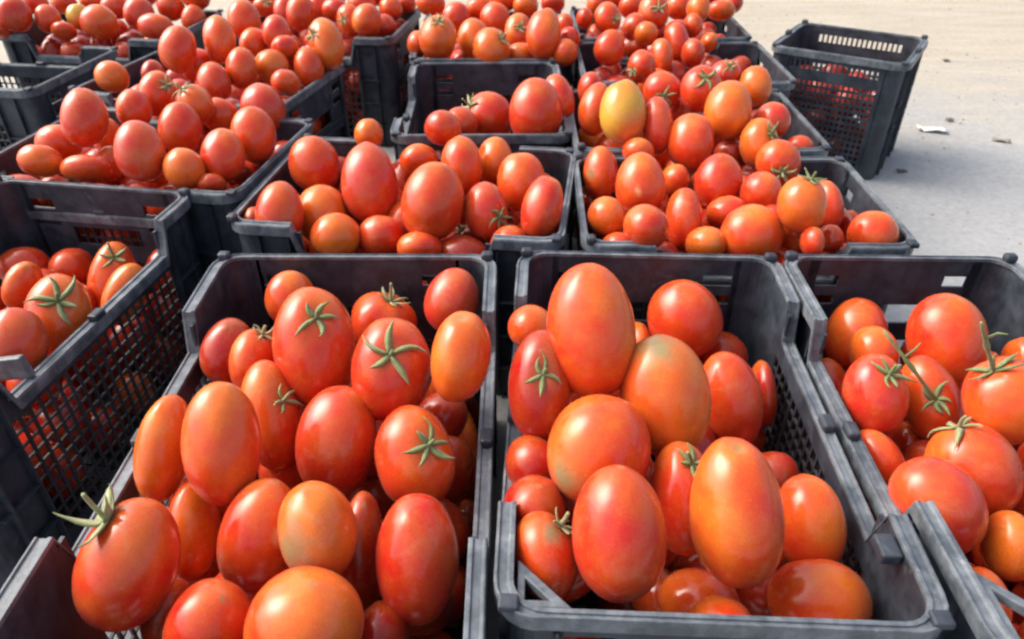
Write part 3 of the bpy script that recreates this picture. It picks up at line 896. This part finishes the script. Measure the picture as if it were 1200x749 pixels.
for key, its in rows_by_crate.items():
    if its[0]['lab']: continue
    nrow = max(1, round(len(its) / 6))
    s_ = sorted(its, key=lambda i: -(i['y'] + i['h'] / 2))
    per = math.ceil(len(s_) / nrow)
    rows = [s_[i:i + per] for i in range(0, len(s_), per)]
    for ri_, rw in enumerate(rows):
        rw.sort(key=lambda i: i['x'])
        for q, it in enumerate(rw):
            wd = 'front' if ri_ == 0 else 'back' if ri_ == len(rows) - 1 else 'middle' if len(rows) == 3 else ordinal(ri_ + 1)
            sz = it['w'] * it['h'] / np.mean([a['w'] * a['h'] for a in its])
            s1 = 'large' if sz > 1.35 else 'small' if sz < .6 else ''
            s2 = ' with calyx' if 'c' in it['opt'] else ''
            side = (ordinal(q + 1) + ' from left') if q < len(rw) / 2 else (ordinal(len(rw) - q) + ' from right') if q < len(rw) - 1 else 'rightmost'
            if q == 0: side = 'leftmost'
            it['lab'] = f"{s1} {CNAME[it['col']]} tomato{s2}, {side} in {wd} row of {NICK[key]}".strip()

for idx, it in enumerate(ITEMS):
    t = tt[idx]
    ctr = CAMP + t * it['r']
    a_, b_ = it['w'] / 2 * t / FPX, it['h'] / 2 * t / FPX
    # part-hidden ones are traced narrower than they are deep
    c_ = min(max(min(a_, b_), 0.030), 0.9 * max(a_, b_) + 0.006)
    if it['rank'] >= 2: c_ = min(c_, 0.030)
    an = R(it['ang'])
    opt = it['opt']
    # image-axes frame, rotated by the tilt
    ux = RIGHT * math.cos(an) - UP * math.sin(an)
    uy = RIGHT * math.sin(an) + UP * math.cos(an)
    E = np.stack([ux, uy, BACK], 1)              # columns: tomato axes in world
    if 'c' in opt:
        pole = surf_dir(it, *opt['c'])
    else:
        kind_ = rng.random()
        if kind_ < .60: pole = np.array((rng.uniform(-.45, .45), -1.0, rng.uniform(-.9, -.15)))          # tip up, stem end hidden
        elif kind_ < .85: pole = np.array((rng.uniform(-.4, .4), rng.choice([-1.0, 1.0]) * rng.uniform(.7, 1.), -rng.uniform(.35, .7)))   # blossom tip towards us
        else: pole = np.array((rng.uniform(-.3, .3), rng.choice([-1.0, 1.0]), rng.uniform(.15, .45)))      # bare stem scar near the outline
        pole /= np.linalg.norm(pole)
    Q_ = np.array(frame_to(pole))                # maps local z to the pole (in tomato axes)
    V = GV.copy()
    ribs = 0.03 if 'ribbed' in (it['lab'] or '') or 'heart' in (it['lab'] or '') else 0.0
    rf = tomato_shape(V, ribs=ribs)
    U = (Q_ @ (V * rf[:, None]).T).T             # unit shape in tomato axes
    egg = rng.uniform(-0.02, 0.08) * (1 if it['h'] > it['w'] * 1.15 else 0.3)
    U[:, 0] *= 1 - egg * U[:, 1]
    U[:, 2] *= 1 - egg * U[:, 1]
    ext = (U.max(0) - U.min(0)) / 2; mid = (U.max(0) + U.min(0)) / 2
    U = (U - mid) / ext
    rad_ = np.hypot(U[:, 0], U[:, 2]); v_ = np.abs(U[:, 1])          # blunt, full ends rather than an egg
    pw = 2.06
    U *= (np.hypot(rad_, v_) / np.maximum((rad_ ** pw + v_ ** pw) ** (1 / pw), 1e-6))[:, None]
    S3 = np.array((a_, b_, c_))
    for _q in range(3):                          # wide-angle stretch: trim the size until the outline is as wide and tall as traced
        Wd = (E @ (U * S3).T).T                  # world offsets
        pw_ = Wd + ctr - CAMP
        zd = -(pw_ @ BACK)
        qx, qy = FPX * (pw_ @ RIGHT) / zd, FPX * (pw_ @ UP) / zd
        qx0, qy0 = (qx.max() + qx.min()) / 2, (qy.max() + qy.min()) / 2
        e1 = qx * math.cos(an) - qy * math.sin(an); e2 = qx * math.sin(an) + qy * math.cos(an)
        S3 = S3 * np.array((it['w'] / (e1.max() - e1.min()), it['h'] / (e2.max() - e2.min()), 1.0))
        S3[2] *= (it['w'] / (e1.max() - e1.min()))
        ctr = ctr + (RIGHT * (it['x'] - 600 - qx0) + UP * (374.5 - it['y'] - qy0)) * t / FPX
    Wd = (E @ (U * S3).T).T
    poleW = E @ ((pole - mid) * S3 / ext); poleW /= np.linalg.norm(poleW)
    nrm = E @ (pole / S3); nrm /= np.linalg.norm(nrm)
    Rw = np.array(frame_to(nrm))                 # local z = skin normal at the stem
    Lc = (Rw.T @ Wd.T).T
    bl = np.array((rng.uniform(-.6, .6), rng.uniform(.1, 1.0), rng.uniform(-.3, .5))); bl /= np.linalg.norm(bl)  # pale cheek aimed mostly upward, painting top light into the skin
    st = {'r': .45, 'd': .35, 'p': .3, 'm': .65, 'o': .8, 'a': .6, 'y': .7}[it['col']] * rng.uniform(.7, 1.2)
    un = U / np.linalg.norm(U, axis=1)[:, None]
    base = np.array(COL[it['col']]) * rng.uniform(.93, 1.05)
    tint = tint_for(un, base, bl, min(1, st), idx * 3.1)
    if it['col'] in 'ypma' and it['col'] == 'y':
        k_ = np.clip((un @ np.array((.35, -.9, .2)) - .45) / .5, 0, 1)[:, None]
        tint = tint * (1 - k_) + np.array((0.72, 0.15, 0.05)) * k_
    if 'p' in opt:
        (px, py), pc, psz = opt['p']
        d = surf_dir(it, px, py)
        q = un @ d
        nz = np.array([noise.noise(Vector((v[0] * 4 + idx, v[1] * 4, v[2] * 4))) for v in un]) * .5 * psz
        th = np.arccos(np.clip(q, -1, 1))
        k_ = np.clip(1.35 - (th + nz) / psz, 0, 1)[:, None] * (.9 if pc == 'olive' else .9)
        tint = tint * (1 - k_) + PATCH[pc] * k_
    # skin by the stem end stays greenish-orange
    th = np.arccos(np.clip(GV[:, 2], -1, 1))
    tp = np.clip(1.5 - (math.pi - th) / 0.085, 0, 1)[:, None] * .8
    tint = tint * (1 - tp) + np.array((0.30, 0.17, 0.07)) * tp
    if 'c' not in opt:
        tp = np.clip(1.6 - th / 0.13, 0, 1)[:, None] * .9
        tint = tint * (1 - tp) + np.array((0.20, 0.15, 0.06)) * tp
    k_ = np.exp(-(th / 0.30) ** 2)[:, None] * .35
    tint = tint * (1 - k_) + np.array((0.50, 0.27, 0.06)) * k_
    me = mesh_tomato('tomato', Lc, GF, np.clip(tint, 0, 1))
    o = bpy.data.objects.new('tomato', me)
    o.matrix_world = Matrix.Translation(Vector(ctr)) @ Matrix(Rw.tolist()).to_4x4()
    C.objects.link(o)
    it['obj'] = o
    it['ctr'], it['r3'] = ctr, (a_ + b_ + c_) / 3
    tag(o, it['lab'], 'tomato', 'plum tomatoes in the crates')
    if 'c' in opt:
        # height field of the skin round the pole, in local coordinates
        cap = Lc[GV[:, 2] > 0.2]

        def surf(x, y, cap=cap):
            d2 = (cap[:, 0] - cap0[0] - x) ** 2 + (cap[:, 1] - cap0[1] - y) ** 2
            wts = 1 / (d2 + 1.5e-6) ** 2
            return (cap0[0] + x, cap0[1] + y, float((wts * cap[:, 2]).sum() / wts.sum()))
        cap0 = Lc[0]
        if 's' in opt:
            sx_, sy_ = opt['s']
            tip_t = t - c_ * (1.0 if not opt.get('vine') else 1.15)
            tip = CAMP + tip_t * ray(sx_, sy_)
            e = Rw.T @ (tip - ctr)
            if opt.get('vine'):
                it['stem_to'] = e
            else:
                base_p = np.array(surf(0, 0))
                dv = e - base_p
                dv[2] = max(dv[2], .3 * np.linalg.norm(dv))
                it['stem_to'] = base_p + dv / np.linalg.norm(dv) * min(np.linalg.norm(dv), .55 * b_ + .008)
        add_calyx(o, Rw, surf, nrm, min(a_, b_), it, 0)

# ------------------------------------------------------------------ the rest of the crop, lower in the crates
fill_v, fill_f, fill_t = [], [], []
have = np.array([i['ctr'] for i in ITEMS]); haver = np.array([i['r3'] for i in ITEMS])
off = 0
TOPS = {'G': -.095, 'A': -.085, 'B': -.085, 'C': -.085, 'D': -.045, 'E': -.045, 'H': -.02, 'K': -.005, 'J': -.02, 'M': -.01, 'N': -.10, 'O': -.03,
        'Q': -.03, 'R': -.04, 'S': -.02, 'F': -.055, 'I': -.20}
for key, (cx, cy, W, L, rot, *_r) in CR.items():
    a = R(rot)
    if key == 'I': continue
    done = []
    z = FLOOR + 0.045
    lay = 0
    while z <= TOPS[key] + 0.001:
        nx_, ny_ = max(2, int((W - .035) / .056)), max(2, int((L - .035) / .060))
        for i in range(nx_):
            for j in range(ny_):
                rr = rng.uniform(.0265, .0315)
                lx = -W / 2 + .017 + (W - .034) * (i + .5) / nx_ + rng.uniform(-.006, .006) * (1 + lay % 2)
                ly = -L / 2 + .017 + (L - .034) * (j + .5 + .25 * ((lay + i) % 2 * 2 - 1)) / ny_ + rng.uniform(-.006, .006)
                lx = min(max(lx, -W / 2 + .018 + rr), W / 2 - .018 - rr)
                ly = min(max(ly, -L / 2 + .018 + rr), L / 2 - .018 - rr)
                if key == 'N' and z > -.14 and ly > 0.02: continue
                zz = z + rng.uniform(-.008, .008)
                p = np.array((cx + lx * math.cos(a) - ly * math.sin(a), cy + lx * math.sin(a) + ly * math.cos(a), zz))
                if (np.linalg.norm(have - p, axis=1) < (haver + rr) * .80).any(): continue
                fwd = -(p - CAMP) @ BACK
                V = LV.copy()
                e = rng.uniform(1.1, 1.35)
                V[:, 2] *= e
                V /= e ** .5
                d = rnd_unit()
                V = (np.array(frame_to(d)) @ (V * rr).T).T + p
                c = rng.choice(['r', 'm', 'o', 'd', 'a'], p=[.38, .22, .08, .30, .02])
                fill_v.append(V)
                fill_f += [tuple(q + off for q in f) for f in LF]
                off += len(V)
                fill_t.append(np.tile(np.array(COL[c]) * rng.uniform(.8, 1), (len(V), 1)))  # filler reds darkened, so the shade in the gaps is painted in
        z += 0.049
        lay += 1
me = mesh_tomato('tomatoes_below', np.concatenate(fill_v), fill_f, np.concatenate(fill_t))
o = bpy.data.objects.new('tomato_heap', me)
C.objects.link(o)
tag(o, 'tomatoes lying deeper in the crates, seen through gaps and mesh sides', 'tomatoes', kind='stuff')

# ------------------------------------------------------------------ litter on the floor
def on_floor(x, y):
    r_ = ray(x, y)
    return CAMP + (CAM_H - FLOOR) / -r_[2] * r_


def scrap(name, px, py, sx, sy, m, label, cat, rz=0.0, crumple=.006):
    p = on_floor(px, py)
    nx_, ny_ = 9, 6
    v, f = [], []
    for k in (0, 1):
        for j in range(ny_):
            for i in range(nx_):
                u, w_ = i / (nx_ - 1) - .5, j / (ny_ - 1) - .5
                e = 1 - .35 * abs(noise.noise(Vector((u * 5 + px, w_ * 5, 2))))
                zz = crumple * (0.6 + noise.noise(Vector((u * 4 + px, w_ * 4, 0.3)))) + (0.0006 if k else 0)
                v.append((u * sx * e, w_ * sy * e, max(zz, 0.0004 + .0006 * k)))
    n = nx_ * ny_
    for j in range(ny_ - 1):
        for i in range(nx_ - 1):
            a = j * nx_ + i
            f.append((a + n, a + 1 + n, a + nx_ + 1 + n, a + nx_ + n)); f.append((a, a + nx_, a + nx_ + 1, a + 1))
    edge = [i for i in range(nx_)] + [nx_ * (j + 1) - 1 for j in range(1, ny_)] + [n - 2 - i for i in range(nx_ - 1)] + [nx_ * (ny_ - 2 - j) for j in range(ny_ - 2)]
    for a, b2 in zip(edge, edge[1:] + edge[:1]): f.append((a, b2, b2 + n, a + n))
    o = make(name, v, f, m, None, smooth=True, loc=(p[0], p[1], FLOOR + .0004))
    o.rotation_euler = (0, 0, rz)
    tag(o, label, cat)


M_PAPER = mat_plain('white paper', (0.78, 0.78, 0.76))
M_DIRT = mat_plain('dry earth', (0.13, 0.11, 0.09))
M_DIRT2 = mat_plain('pale earth', (0.27, 0.24, 0.20))
scrap('paper_scrap', 1091, 154, .070, .030, M_PAPER, 'white paper scrap lying on the concrete right of the lone crate', 'paper', R(-20), .010)
scrap('dirt_clod', 1108, 72, .022, .016, M_DIRT, 'small dark clod on the floor, upper one right of the lone crate', 'dirt', 0, .006)
scrap('dirt_clod', 1112, 142, .020, .014, M_DIRT, 'small dark clod on the floor just above the white paper scrap', 'dirt', .4, .006)
scrap('leaf_scrap', 1172, 166, .040, .016, M_DIRT2, 'dull brown dry leaf on the floor near the right edge', 'leaf', -.5, .006)
scrap('dirt_clod', 1056, 202, .022, .014, M_DIRT, 'small dark clod at the foot of the lone crate', 'dirt', .2, .005)

# loose grit on the concrete
gb = MB()
for _ in range(900):
    x, y = random.uniform(.45, 2.6), random.uniform(.8, 3.6)
    q = random.uniform(.0012, .0042) * (1.6 if random.random() < .06 else 1)
    n = len(gb.v)
    a = random.random() * 6
    for k in range(5):
        t_ = a + k * 1.2566
        e = q * random.uniform(.7, 1.2)
        gb.v.append((x + math.cos(t_) * e, y + math.sin(t_) * e, FLOOR + .0002))
    gb.v.append((x + q * .2, y, FLOOR + q * random.uniform(.6, 1.0)))
    gb.f += [(n + k, n + (k + 1) % 5, n + 5) for k in range(5)]
tag(gb.build('grit', M_DIRT2), 'fine grit scattered on the bare concrete', 'grit', kind='stuff')
